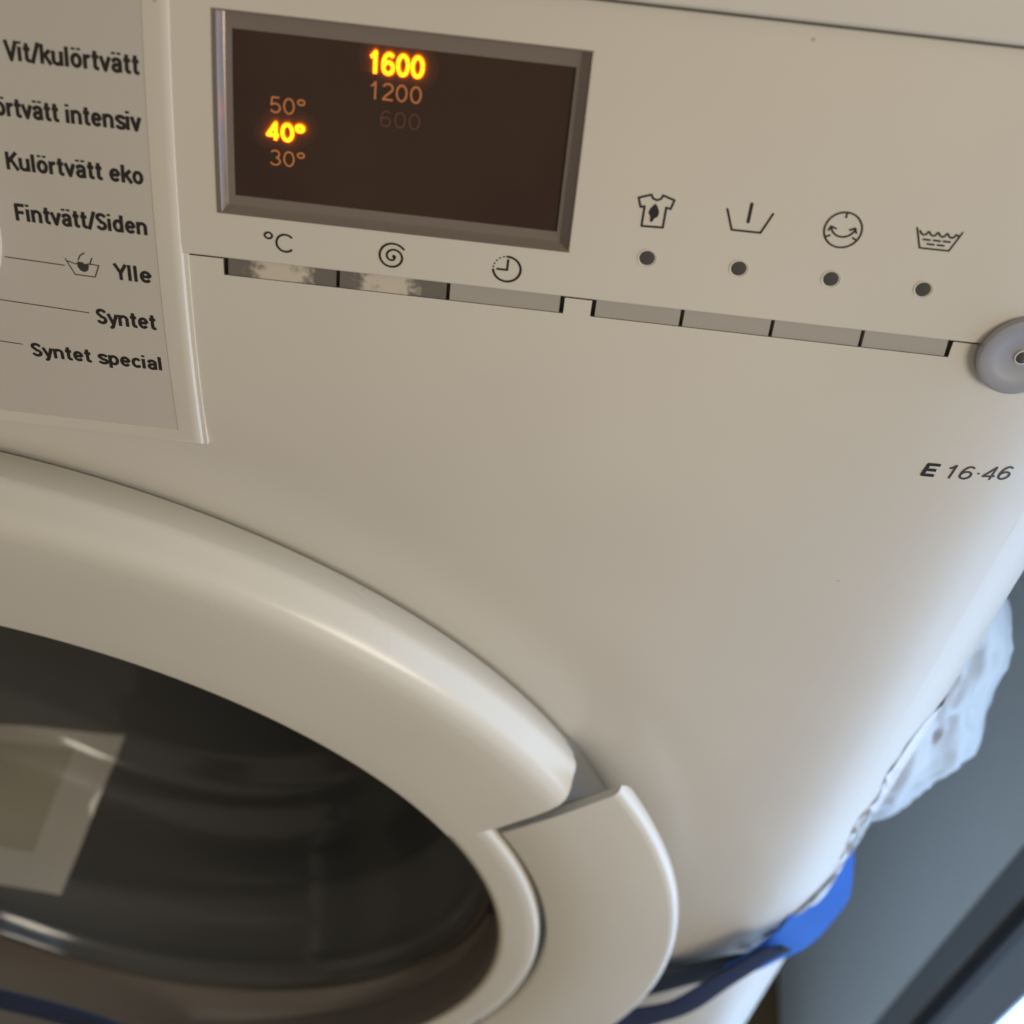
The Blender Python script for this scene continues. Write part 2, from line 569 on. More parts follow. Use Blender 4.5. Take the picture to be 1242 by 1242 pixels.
def letter(name, txt, u0, u1, base, cap, m, parent, off=0.04, width=0.5, shear=0.0, label=None, step=0.0006):
    """stroke lettering from u0 to u1 standing on base; returns the printed object"""
    paths, x = [], 0.0
    for ch in txt:
        g, adv = GLYPH[ch]
        paths += [[(px + x, py) for px, py in q] for q in g]
        x += adv
    xs_ = [p[0] for q in paths for p in q]
    a, b = min(xs_), max(xs_)
    hw = width / 2
    k = (u1 - u0 - width) / (b - a)
    lo, hi = hw / cap * 0.0, 1.0
    def mp(p):
        y = p[1]
        return (u0 + hw + (p[0] - a) * k + shear * y * cap, base + y * cap)
    v, f = stroke([[mp(p) for p in q] for q in paths], width, ends=False)
    return printed(name, v, f, off, m, parent, label, step)


# ================================================================== setting
o = obj('floor', *box((-1500, -1200, FLOORZ - 30), (600, 900, FLOORZ)), FLOORM, smooth=False); o['kind'] = 'structure'
# side wall beside the machine, from the window reveal backwards
o = obj('wall', *box((227.3, 266, FLOORZ), (300, 900, 700)), WALLM, smooth=False); o['kind'] = 'structure'

win = thing('glazed_door', 'grey framed glazed door standing in the side wall to the right of the washing machine', 'door', V(230, 150, FLOORZ))
z0, z1 = FLOORZ, 1100
ZT = -150
parts = [
    obj('jamb', *box((227.3, 247, FLOORZ), (290, 265.5, 700)), FRAMED, smooth=False),
    obj('seal', *box((230, 239, FLOORZ), (285, 246.8, 700)), GASKET, smooth=False),
    obj('door_frame', *box((227.0, 211, FLOORZ), (275, 232, 700)), FRAMEL, smooth=False),
    obj('glazing_bead', *box((228.4, 232.2, FLOORZ), (278, 238.8, 700)), mat('grey_bead', (0.2, 0.21, 0.24), 0.4), smooth=False),
    obj('pane', *box((228.0, 95, FLOORZ + 40), (240, 210.5, ZT)), PANE, smooth=False),
    obj('top_rail', *box((227.2, 95, ZT + 0.5), (275, 210.7, ZT + 60)), FRAMEL, smooth=False),
]
adopt(win, *parts)

# ================================================================== washing machine
wm = thing('washing_machine', 'white front-loading washing machine with a lit amber display and round door', 'washing machine', V(CX, 480, FLOORZ))

# --- lower front
BUT1 = [(-61.1, -39.1), (-39.1, -17.35), (-17.35, 5.05)]
BUT2 = [(11.4, 28.75), (28.75, 46.5), (46.5, 64.25), (64.25, 81.35)]
UEND = CX + HW0 + LEN1 + LEN2
HOLE = (CX - 275, CX + 275, -495.0, 44.0)
us = sorted(set([round(u, 3) for u in lin(CX - HW0 - LEN1 - LEN2, HOLE[0], 3) + lin(HOLE[0], -61.6, 4) + lin(-61.6, 5.55, 3.4) + lin(5.55, 10.9, 2.7) + lin(10.9, 81.85, 3.4) + lin(81.85, HOLE[1], 2.2) + lin(HOLE[1], UEND, 1.5) + [UEND]]))
ss = lin(FLOORZ - ZC + 70, HOLE[2], 6) + lin(HOLE[2], HOLE[3], 4) + lin(HOLE[3], 51.5, 2.5) + [51.5, 55.1]
HOLE = (round(HOLE[0], 3), round(HOLE[1], 3), HOLE[2], HOLE[3])
slots = [(-61.6, 5.55, 51.5, 56), (10.9, 81.85, 51.5, 56)]
front = sheet('front_panel', us, ss, 0.0, WHITE, wm, holes=[HOLE] + slots)
# turned surround of the door: a shallow dish that ends in a dark groove
DISH = [(258, 0.0), (252, -0.2), (246, -0.6), (240, -1.15), (234, -1.75), (228, -2.4), (224, -3.1), (220.8, -4.0), (218.4, -4.9), (216.8, -5.6), (216.2, -6.1), (205, -6.2), (180, -6.2)]
DZ = CZ - ZC
AN = sorted([math.atan2(ds, du) % (2 * math.pi) for du in (HOLE[0] - CX, HOLE[1] - CX) for ds in (HOLE[2] - DZ, HOLE[3] - DZ)] + [2 * math.pi * i / 360 for i in range(360)])
NS = len(AN)
vs, fs = [], []
for t in [k / 14 for k in range(14)]:                 # from the rectangular cut to the round rim
    for a in AN:
        c_, s_ = math.cos(a), math.sin(a)
        q = min((HOLE[1] - CX) / c_ if c_ > 1e-9 else 1e9, (HOLE[0] - CX) / c_ if c_ < -1e-9 else 1e9,
                (HOLE[3] - DZ) / s_ if s_ > 1e-9 else 1e9, (HOLE[2] - DZ) / s_ if s_ < -1e-9 else 1e9)
        r = q + (258 - q) * t
        vs.append(surf(CX + r * c_, DZ + r * s_, 0.0))
for (r, of) in DISH:
    for a in AN:
        vs.append(surf(CX + r * math.cos(a), DZ + r * math.sin(a), of))
for j in range(14 + len(DISH) - 1):
    for i in range(NS):
        i2 = (i + 1) % NS
        fs.append((j * NS + i, j * NS + i2, (j + 1) * NS + i2, (j + 1) * NS + i))
adopt(front, sharp(obj('door_surround', vs, fs, WHITE), 50))
# plinth
pl = sheet('plinth', [u for u in us], [FLOORZ - ZC + 1, FLOORZ - ZC + 69.5], -2.0, WHITE, wm)

# button slots (dark troughs)
for (u0, u1, s0, s1) in ((-61.6, 5.55, 51.5, 55.5), (10.9, 81.85, 51.5, 55.5)):
    frame_ring('button_slot', [(u0, u1, s0, s1, 0.0), (u0, u1, s0, s1, -1.6), (u0 + 30, u0 + 31, s0 + 1, s0 + 2, -1.7)], SLOT, front)

worn = [worn_mat('worn_button_lacquer', -0.0505, 0.0052, 0.0), worn_mat('rubbed_button_lacquer', -0.0295, 0.0048, 3.1)]


def button(u0, u1, m, label):
    g = 0.38
    us_ = lin(u0 + g, u1 - g, 3) + [u1 - g]
    ss_ = [51.46, 51.6, 52.3, 53.1, 54.0, 54.9, 55.6]
    offs = [-0.35, -0.1, -0.1, -0.22, -0.35, -0.5, -0.6]
    vs, fs = [], []
    n = len(us_)
    for s, of in zip(ss_, offs):
        vs += [surf(u, s, of) for u in us_]
    for j in range(len(ss_) - 1):
        for i in range(n - 1):
            a = j * n + i
            fs.append((a, a + 1, a + n + 1, a + n))
    for e in (0, n - 1):                              # end cheeks
        k = len(vs)
        vs += [surf(us_[e], s, -4.5) for s in ss_]
        for j in range(len(ss_) - 1):
            fs.append((j * n + e, (j + 1) * n + e, k + j + 1, k + j))
    o = obj('option_button', vs, fs, m, label=label)
    sharp(o, 50)
    adopt(front, o)
    return o


button(*BUT1[0], worn[0], 'button under the degree mark with its silver rubbed off in the middle')
button(*BUT1[1], worn[1], 'button under the spiral mark with patchy rubbed silver')
button(*BUT1[2], BUTTON, None)
for b_ in BUT2:
    button(*b_, BUTTON, None)

# --- control panel (upper fascia, stands a little proud of the lower front)
DISP = (-61.9, 5.1, 65.4, 102.6)
usc = sorted(set([round(u, 3) for u in lin(CX - HW0 - LEN1 - LEN2, -61.9, 4) + lin(-61.9, 5.1, 3.5) + lin(5.1, UEND, 2.2) + [UEND]]))
ssc = [55.74, 55.75] + lin(56.0, 65.4, 3) + lin(65.4, 102.6, 3) + lin(102.6, 116, 3) + [116]
ctl = sheet('control_panel', usc, ssc, 0.75, WHITE, wm, holes=[DISP], offf=lambda u, s: -1.6 if s < 55.745 else (-0.12 if s < 56.01 else 0))

# printed icons
SH = [(18.93, 78.5), (19.36, 77.78), (20.1, 77.57), (20.79, 77.89), (21.09, 78.6), (23.28, 77.92), (22.83, 76.17), (22.0, 76.34), (21.98, 72.39), (18.0, 72.25), (18.0, 76.14), (17.26, 75.91), (16.68, 77.67), (18.93, 78.5)]
BL = [(19.91, 76.9), (20.3, 76.5), (20.51, 76.1), (20.85, 75.3), (20.7, 74.4), (20.1, 73.95), (19.83, 73.26), (19.43, 73.25), (19.31, 74.31), (18.88, 75.02), (19.16, 75.94)]
PO = 0.80
v, f = stroke([SH], 0.42)
k = len(v); v += BL; f.append(tuple(range(k, k + len(BL))))
printed('printed_icon', v, f, PO, PRINT, ctl, 'shirt with a stain')
v, f = stroke([[(33.19, 77.4), (34.71, 73.5), (40.1, 73.55), (41.67, 77.45)]], 0.42)
v2, f2 = stroke([[(37.45, 78.9), (37.42, 75.4)]], 0.62)
f += [tuple(i + len(v) for i in q) for q in f2]; v += v2
printed('printed_icon', v, f, PO, PRINT, ctl, 'washtub with one bar')
circ = lambda cx, cy, r, a0=0, a1=360, n=40: [(cx + r * math.cos(R_(a0 + (a1 - a0) * i / n)), cy + r * math.sin(R_(a0 + (a1 - a0) * i / n))) for i in range(n + 1)]
v, f = stroke([circ(55.02, 75.9, 3.45), circ(55.0, 76.9, 2.35, 198, 342, 16), [(52.4, 75.6), (52.72, 76.4), (53.65, 76.05)], [(56.25, 76.05), (57.2, 76.5), (57.55, 75.6)],
               [(55.05, 79.1), (55.0, 78.4)], [(52.2, 74.3), (52.85, 74.6)], [(57.15, 74.6), (57.8, 74.25)]], 0.37)
printed('printed_icon', v, f, PO, PRINT, ctl, 'circle with a double arrow')
wv = []
for i in range(4):
    x = 69.0 + i * 1.72
    wv += [(x, 77.45), (x + 0.35, 76.95), (x + 0.8, 76.75), (x + 1.25, 76.9), (x + 1.5, 77.4)]
wv += [(75.9, 77.4), (76.2, 77.2)]
v, f = stroke([[(68.31, 77.95), (69.75, 74.15), (75.21, 74.2), (76.71, 77.97)], wv] + [[(x, y), (x + 1.2, y)] for x, y in ((70.0, 75.87), (71.9, 75.9), (73.75, 75.93), (70.95, 75.08), (72.85, 75.08))], 0.37)
printed('printed_icon', v, f, PO, PRINT, ctl, 'water-filled washtub with dashes')
letter('printed_label', '°C', -53.3, -47.6, 58.3, 4.2, PRINT, ctl, PO, 0.42)
sp = []
for i in range(61):
    t = i / 60
    r = 0.25 + 2.5 * min(1, t * 1.12) ** 0.9
    a = R_(200 - t * 690 + 170)
    sp.append((-28.35 + r * math.cos(a), 60.15 + r * math.sin(a)))
v, f = stroke([sp], 0.42)
v2, f2 = stroke([[sp[0], sp[1]]], 0.75)
f += [tuple(i + len(v) for i in q) for q in f2]; v += v2
printed('printed_icon', v, f, PO, PRINT, ctl, 'spiral')
v, f = stroke([circ(-6.25, 60.25, 2.65, -172, 93, 30), [(-6.15, 62.2), (-6.2, 60.1), (-8.1, 60.1)]], 0.45)
for a in (107, 124, 141, 158, 173):
    v2, f2 = stroke([[(-6.25 + 2.65 * math.cos(R_(a)), 60.25 + 2.65 * math.sin(R_(a))), (-6.25 + 2.65 * math.cos(R_(a + 0.5)), 60.25 + 2.65 * math.sin(R_(a + 0.5)))]], 0.36)
    f += [tuple(i + len(v) for i in q) for q in f2]; v += v2
printed('printed_icon', v, f, PO, PRINT, ctl, 'dotted clock')

# indicator lamps
for u in (20.0, 37.5, 55.1, 72.7):
    l = disc('indicator_lamp', u, 65.9, 1.72, [(1.08, 0.74), (1.06, 0.86), (1.03, 0.86), (1.02, 0.76), (1.0, 0.72), (0.5, 0.82), (0, 0.86)], WHITE, ctl)
    l.data.materials.append(LAMP)
    for p in l.data.polygons:
        c = sum((l.data.vertices[i].co for i in p.vertices), Vector()) / len(p.vertices)
        if (c - surf(u, 65.9, 0.8)).length < 0.00172:
            p.material_index = 1

# round start knob
kn = disc('start_button', 95.4, 54.0, 8.7, [(1.02, -2), (1.0, 1.6), (0.97, 2.2), (0.90, 2.3), (0.6, 1.7), (0.25, 1.5), (0, 1.5)], KNOB, wm)
disc('button_lamp', 95.4, 54.0, 1.35, [(1.25, 1.45), (1.2, 1.8), (1.02, 1.85)], ENAMEL, kn)
disc('lamp_lens', 95.4, 54.0, 1.35, [(1.0, 1.6), (0.6, 1.85), (0, 1.9)], LAMP, kn)

# --- display
d = DISP
dsp = frame_ring('display_bezel', [(d[0] - 0.2, d[1] + 0.2, d[2] - 0.25, d[3] + 0.2, 0.60), (d[0] - 0.1, d[1] + 0.1, d[2] - 0.15, d[3] + 0.1, 0.92), (d[0] + 0.7, d[1] - 0.1, d[2] + 0.15, d[3] - 0.1, 0.98), (d[0] + 0.95, d[1] - 0.25, d[2] + 0.4, d[3] - 0.2, 0.7),
                                   (d[0] + 1.6, d[1] - 1.75, d[2] + 1.1, d[3] - 0.35, -0.35), (d[0] + 1.85, d[1] - 1.95, d[2] + 1.3, d[3] - 0.5, -0.5),
                                   (-58.95, 2.45, 68.5, 99.4, -0.62), (-58.85, 2.35, 68.6, 99.3, -1.1)], BEZEL, wm)
dw = block('display_window', (-58.85, 2.35, 68.6, 99.3), -1.6, -1.0, DWIN, dsp)
DO = -0.96
GLOW = [mat('painted_amber_halo_%d' % i, (0.05, 0.026, 0.018), 0.3, emit=((1.0, 0.15 + 0.02 * i, 0.0), e)) for i, e in enumerate((0.008, 0.016, 0.028, 0.048, 0.08, 0.13, 0.22, 0.38, 0.65))]  # stepped emissive layers that paint the bloom round the lit digits


def lit(txt, u0, u1, b, cap, lab):
    o = letter('lit_digits', txt, u0, u1, b, cap, LIT, dsp, DO + 0.40, 0.62, label='brightly lit ' + lab)
    g = None
    vs_, fs_, mi = [], [], []
    for i, e in enumerate((5.0, 3.6, 2.6, 1.8, 1.3, 0.95, 0.68, 0.42, 0.2)):
        q = letter('digit_glow', txt, u0 - e / 2, u1 + e / 2, b, cap, GLOW[i], dsp, DO - 0.03 + 0.008 * i, 0.56 + e, label='amber glow round the ' + lab, step=0.0001)
        k = len(vs_)
        vs_ += [v.co.copy() for v in q.data.vertices]
        fs_ += [tuple(k + t for t in p.vertices) for p in q.data.polygons]
        mi += [i] * len(q.data.polygons)
        if i < len(GLOW) - 1:
            bpy.data.objects.remove(q)
        else:
            q.name = 'digit_glow'
            q.data.clear_geometry()
            q.data.from_pydata([tuple(v) for v in vs_], [], fs_)
            q.data.materials.clear()
            for gm in GLOW:
                q.data.materials.append(gm)
            for p, t in zip(q.data.polygons, mi):
                p.material_index = t


def digits(txt, u0, u1, b, cap, m, width, label=None):
    return letter('display_digits', txt, u0, u1, b, cap, m, dsp, DO + 0.06, width, label=label)


digits('50°', -52.1, -45.6, 85.1, 3.1, DIM, 0.34)
lit('40°', -52.75, -45.6, 80.2, 3.3, 'temperature')
digits('30°', -52.2, -45.6, 75.2, 3.1, DIM, 0.34)
lit('1600', -34.3, -24.4, 94.4, 3.8, 'spin speed')
digits('1200', -34.0, -24.6, 89.7, 3.2, DIM, 0.36)
digits('600', -32.0, -24.6, 84.9, 3.1, GHOST, 0.36, label='unlit spin speed')

# --- program panel
PP = (-255.0, -68.3, 5.5, 119.0)
pp = frame_ring('program_panel', [(PP[0], PP[1], PP[2], PP[3], -0.6), (PP[0], PP[1] - 0.2, PP[2] + 0.15, PP[3], 0.35), (PP[0], PP[1] - 0.95, PP[2] + 0.55, PP[3], 0.45), (PP[0], PP[1] - 1.35, PP[2] + 0.8, PP[3], 0.95),
                                   (PP[0] + 3, PP[1] - 1.9, PP[2] + 1.2, PP[3], 1.15), (PP[0] + 3, PP[1] - 3.0, PP[2] + 1.8, PP[3], 1.18), (PP[0] + 6, PP[1] - 6.0, PP[2] + 4.2, PP[3], 1.0), (PP[0] + 6.1, PP[1] - 6.15, PP[2] + 4.3, PP[3] - 0.1, 0.86)], WHITE, wm)
inlay = sheet('label_inlay', lin(PP[0] + 6, PP[1] - 6.1, 4) + [PP[1] - 6.1], lin(PP[2] + 4.25, 119, 3) + [119], 0.9, INLAY, pp)
TO = 0.94
B_ = 0.016
letter('printed_label', 'Vit/kulörtvätt', -99.60, -74.92, 89.8, 3.5, PRINT, pp, TO, 0.70)
letter('printed_label', 'Kulörtvätt intensiv', -108.06, -75.32, 79.5, 3.5, PRINT, pp, TO, 0.70)
letter('printed_label', 'Kulörtvätt eko', -101.69, -75.72, 69.2, 3.5, PRINT, pp, TO, 0.70)
letter('printed_label', 'Fintvätt/Siden', -101.39, -75.82, 58.8, 3.6, PRINT, pp, TO, 0.70)
letter('printed_label', 'Ylle', -83.48, -75.82, 48.2, 3.6, PRINT, pp, TO, 0.70)
letter('printed_label', 'Syntet', -88.16, -75.72, 37.1, 3.7, PRINT, pp, TO, 0.70)
letter('printed_label', 'Syntet special', -103.18, -75.92, 26.7, 3.5, PRINT, pp, TO, 0.70)
for line in ([(-104.8, 50.5), (-93.1, 50.1)], [(-113, 40.5), (-89.6, 39.5)], [(-113, 29.9), (-104.9, 29.5)]):
    v, f = stroke([line], 0.22)
    printed('leader_line', v, f, TO, PRINTG, pp)
v, f = stroke([[(-92.76, 51.6), (-91.19, 48.3), (-87.24, 48.2), (-86.2, 50.9)], [(-92.4, 51.2), (-90.8, 50.7), (-89.6, 51.1)], [(-88.3, 51.0), (-87.2, 51.0), (-86.3, 50.9)],
               [(-88.8, 53.4), (-89.7, 52.7), (-90.2, 51.7)], [(-87.4, 52.4), (-87.9, 51.2)]], 0.24)
HB = [(-90.4, 51.3), (-90.5, 50.2), (-90.0, 49.3), (-89.2, 49.05), (-88.5, 49.5), (-88.2, 50.4), (-88.3, 51.1), (-88.9, 50.9), (-89.5, 51.3)]
k = len(v); v += HB; f.append(tuple(range(k, k + len(HB))))
printed('printed_icon', v, f, TO, PRINTG, pp, 'hand in a washtub')
# program dial, mostly outside the picture
dial = disc('program_dial', -131.6, 56.5, 24.7, [(1.0, 0.9), (0.995, 5), (0.97, 6.5), (0.9, 7), (0.5, 7.4), (0, 7.4)], KNOB, wm, n=64)
disc('dial_ring', -131.6, 56.5, 26.8, [(1.0, 0.9), (0.99, 1.15), (0.96, 1.3), (0.94, 1.2), (0.925, 0.9)], WHITE, dial, n=64)

# model mark
letter('printed_label', 'E', 85.3, 88.6, 20.6, 3.8, PRINT, front, 0.05, 0.8, shear=0.16)
letter('printed_label', '16·46', 90.2, 104.5, 20.5, 3.9, PRINTG, front, 0.05, 0.5, shear=0.16)

# --- worktop
yt, zt, at = prof(TOPS)
yw = yt - 4.2
vs, fs = [], []
pf = [(yw + 14, zt + 0.1), (yw + 1.2, zt + 0.1), (yw, zt + 1.3), (yw, zt + 25), (yw + 4, zt + 30), (yw + 560, zt + 30), (yw + 560, zt + 0.1)]
xs = [CX - 297, CX + 297]
uw = lin(CX - HW0 - LEN1 - LEN2 - 1, UEND + 1, 4) + [UEND + 1]
for (y, z) in pf:
    for u in uw:
        x, dy, ph = plan(u)
        vs.append(V(x, y + (dy if y < yw + 100 else 0), z))
n = len(uw)
for j in range(len(pf)):
    j2 = (j + 1) % len(pf)
    for i in range(n - 1):
        fs.append((j * n + i, j * n + i + 1, j2 * n + i + 1, j2 * n + i))
fs.append(tuple(j * n for j in range(len(pf)))); fs.append(tuple(j * n + n - 1 for j in range(len(pf) - 1, -1, -1)))
wt = obj('worktop', vs, fs, WHITE)
sharp(wt, 35)
adopt(wm, wt)

vs = []
for (y, z) in ((yw + 1.6, zt + 0.2), (yw + 1.6, zt - 0.75), (yw + 9, zt - 0.75)):
    for u in uw:
        x, dy, ph = plan(u)
        vs.append(V(x, y + dy, z))
sl = obj('seam_shade_strip', vs, [(j * n + i, j * n + i + 1, (j + 1) * n + i + 1, (j + 1) * n + i) for j in range(2) for i in range(n - 1)], SLOT, smooth=False)  # added dark strip that paints the shaded seam under the worktop
adopt(wm, sl)

# --- cabinet sides and back
for sg in (-1, 1):
    x, dy, ph = plan(CX + sg * (HW0 + LEN1 + LEN2))
    v_, f_ = [], []
    for z in (FLOORZ + 2, zt):
        for y in (Y0 + dy, Y0 + dy + 6, 760):
            v_.append(V(x - (0 if y < Y0 + dy + 1 else sg * 0.6), y, z))
    f_ = [(0, 1, 4, 3), (1, 2, 5, 4)]
    adopt(wm, obj('side_panel', v_, f_, ENAMEL, smooth=False))
adopt(wm, obj('back_panel', [V(CX - 297, 760, FLOORZ + 2), V(CX + 297, 760, FLOORZ + 2), V(CX + 297, 760, zt), V(CX - 297, 760, zt)], [(0, 1, 2, 3)], ENAMEL, smooth=False))

# --- door
def lathe(name, pf, a0, a1, n, m, parent, rfun=None, close=False, angs=None, cx=CX, cz=CZ):
    """profile [(radius, y)] turned about the door axis from angle a0 to a1 (degrees)"""
    vs, fs = [], []
    full = abs(a1 - a0) >= 359.9
    cols = n if full else n + 1
    for i in range(cols):
        a = R_(angs[i] if angs else a0 + (a1 - a0) * i / n)
        for (r, y) in pf:
            rr, yy, aa = rfun(math.degrees(a), r, y) if rfun else (r, y, math.degrees(a))
            vs.append(V(cx + rr * math.cos(R_(aa)), yy, cz + rr * math.sin(R_(aa))))
    k = len(pf)
    for i in range(n):
        i2 = (i + 1) % cols
        for j in range(k - 1):
            fs.append((i * k + j, i * k + j + 1, i2 * k + j + 1, i2 * k + j))
        if close:
            fs.append((i * k + k - 1, i * k, i2 * k, i2 * k + k - 1))
    if close and not full:
        fs.append(tuple(range(k))); fs.append(tuple((cols - 1) * k + j for j in range(k - 1, -1, -1)))
    o = obj(name, vs, fs, m)
    if parent:
        adopt(parent, o)
    return o


L = LIPY
ring_in = [(173.9, L + 1.6), (174.6, L + 0.15), (176.5, L), (183, L - 0.1), (186.0, L - 0.1), (187.2, L + 0.35), (187.9, L + 1.5), (188.2, L + 12)]
ring_full = [(173.9, L + 1.6), (174.6, L + 0.15), (176.5, L), (183, L - 0.1), (186.0, L - 0.1), (194, L - 0.2), (205, L - 0.2), (211, L + 0.0), (214.4, L + 0.5), (216.8, L + 1.6), (218.2, L + 3.2),
             (219.0, L + 5.0), (220.5, L + 8.6), (221.0, L + 9.6), (220.8, L + 11), (218.9, L + 15.5), (216.0, L + 20), (215.4, L + 21.5)]
A_END = 28.1


def ring_round(a, r, y):
    """near the handle the ring ends squarely, with a rounded outer corner, on a slightly slanted line"""
    d_ = min(abs(a - A_END), abs(a - (360 - A_END)))
    sg = 1 if abs(a - A_END) < abs(a - (360 - A_END)) else -1
    c, da = 6.5, 1.7
    rm = 222.0 if d_ >= da else 215.5 + c * math.sqrt(max(0.0, 1 - (1 - d_ / da) ** 2))
    yy = y
    if r > rm:
        r = rm
    if d_ < 0.01 and r > 186.5:
        yy = max(y, L + 0.5)
    sk = 0.085 * max(0.0, r - 187) * max(0.0, 1 - d_ / 9.0)
    return r, yy, a + sg * sk


half = [A_END, A_END + 0.05] + [A_END + 0.15 * k for k in range(1, 21)] + [A_END + 3.0 + 0.75 * k for k in range(1, 9)]
rest = lin(half[-1] + 1.2, 360 - half[-1] - 1.2, 1.2) + [360 - half[-1] - 1.2]
angs_ = half + rest + [360 - h_ for h_ in reversed(half)]
door = lathe('door', ring_full, 0, 1, len(angs_) - 1, DOORW, wm, rfun=ring_round, angs=angs_)
bm_ = bmesh.new(); bm_.from_mesh(door.data)          # close both ends of the ring
for e_ in (A_END, 360 - A_END):
    pts = [ring_round(e_, r, y) for r, y in ring_full if r > 185.9]
    pts = [pts[0]] + pts[1:] + [(186.0, L + 21.5, e_)]
    fv = [bm_.verts.new(V(CX + r * math.cos(R_(a)), y, CZ + r * math.sin(R_(a)))) for r, y, a in pts]
    bm_.faces.new(fv)
bmesh.ops.remove_doubles(bm_, verts=bm_.verts, dist=2e-6)
bmesh.ops.recalc_face_normals(bm_, faces=bm_.faces)
bm_.to_mesh(door.data); bm_.free()
sharp(door, 40)
# the narrow strip of the ring that runs past the handle
door_in = lathe('door_strip', ring_in, -A_END, A_END, 60, DOORW, door)
# handle plate
hp = [(190.3, L + 10), (190.3, L + 1.6), (190.6, L + 0.9), (191.4, L + 0.6), (210, L + 0.7), (230.5, L + 1.0), (232.3, L + 1.3), (233.3, L + 2.0), (233.8, L + 3.3), (233.9, L + 5.2), (232.5, L + 8.0)]


def handle_round(a, r, y):
    return r, y


HA = 29.6
handle = lathe('door_handle', hp, -HA, HA, 60, DOORW, door, close=True)
sharp(handle, 40)
# rotate its top edge a little: the edge climbs outward
for v_ in handle.data.vertices:
    x = v_.co.x * 1000 - CX; z = (v_.co.z - EYE) * 1000 - CZ
    r = math.hypot(x, z); a = math.degrees(math.atan2(z, x))
    k = (r - 190) / 44.0
    a2 = a * (1 + (0.036 * k - 0.088 * (1 - k)))
    a2 -= math.copysign(min(3.2, max(0.0, (v_.co.y * 1000 - L - 3.4)) * 0.55), a2) if abs(a) > HA - 1.2 else 0
    v_.co.x = (CX + r * math.cos(R_(a2))) / 1000; v_.co.z = (CZ + r * math.sin(R_(a2))) / 1000 + EYE
bevel(handle, 0.0006, 2, 40)

# glass: a liner round a deep bowl that sits high in the opening
OUT = [(0, 171.5), (150, 171.5), (180, 166), (200, 140), (218, 108), (236, 92), (254, 92), (277, 115), (286, 127), (304, 146), (315, 154), (329, 160.5), (345, 168), (360, 171.5)]


def bowl_r(a):
    for (a0, r0), (a1, r1) in zip(OUT[:-1], OUT[1:]):
        if a0 <= a <= a1:
            return r0 + (r1 - r0) * (a - a0) / (a1 - a0)


RS = [bowl_r(i * 2.0) for i in range(180)]
for _ in range(14):
    RS = [(RS[i - 1] + 2 * RS[i] + RS[(i + 1) % 180]) / 4 for i in range(180)]
BOC = (10, 22)                     # the bowl narrows towards this point


def bowl(name, pf, m, parent):
    vs, fs = [], []
    for (k, y) in pf:
        for i in range(180):
            a = R_(i * 2)
            x, z = RS[i] * math.cos(a), RS[i] * math.sin(a)
            vs.append(V(CX + BOC[0] + (x - BOC[0]) * k, y, CZ + BOC[1] + (z - BOC[1]) * k))
    for j in range(len(pf) - 1):
        for i in range(180):
            i2 = (i + 1) % 180
            fs.append((j * 180 + i, j * 180 + i2, (j + 1) * 180 + i2, (j + 1) * 180 + i))
    o = obj(name, vs, fs, m)
    adopt(parent, o)
    return o


opening = lathe('opening_sleeve', [(174.2, L + 0.9), (173.4, L + 1.6), (172.6, L + 5), (172.0, L + 18.5)], 0, 360, 160, FLANGE, door)
flange = bowl('door_liner', [(1.0, L + 19), (1.012, L + 18.2), (1.03, L + 18.2), (1.30, L + 17.0), (2.2, L + 16.5)], FLANGE, door)
bm_ = bmesh.new(); bm_.from_mesh(flange.data)       # trim the liner to the round opening
for v_ in bm_.verts:
    x, z = v_.co.x * 1000 - CX, (v_.co.z - EYE) * 1000 - CZ
    r = math.hypot(x, z)
    if r > 172:
        v_.co.x, v_.co.z = (CX + x * 172 / r) / 1000, (CZ + z * 172 / r) / 1000 + EYE
bm_.to_mesh(flange.data); bm_.free()
rim = bowl('glass_rim', [(1.004, L + 18.6), (1.0, L + 17.4), (0.990, L + 16.9), (0.980, L + 17.4), (0.977, L + 19.5)], mat('rolled_glass_edge', (0.06, 0.06, 0.055), 0.1), door)
GP = [(0.978, 19), (0.965, 26), (0.94, 44), (0.88, 78), (0.82, 98), (0.74, 107), (0.55, 112), (0.3, 114), (0.001, 114.5)]
gp2 = []
for (k0, y0), (k1, y1) in zip(GP[:-1], GP[1:]):
    for q in range(6):
        t = q / 6
        yq = y0 + (y1 - y0) * t
        gp2.append((k0 + (k1 - k0) * t - (0.006 * max(0, math.sin(yq * 0.30)) ** 3 if 24 < yq < 100 else 0), L + yq))
gp2.append((GP[-1][0], L + GP[-1][1]))
glass = bowl('door_glass', gp2, GLASS, door)
# drum and rubber seal behind
gk = lathe('rubber_seal', [(176, L + 30), (172, L + 48), (160, L + 66), (166, L + 76), (182, L + 80), (200, L + 84)], 0, 360, 120, RUBBER, wm)
dr = lathe('drum', [(200, L + 84), (236, L + 92), (240, L + 110), (240, L + 380), (225, L + 400), (0.1, L + 405)], 0, 360, 120, DARK, wm)

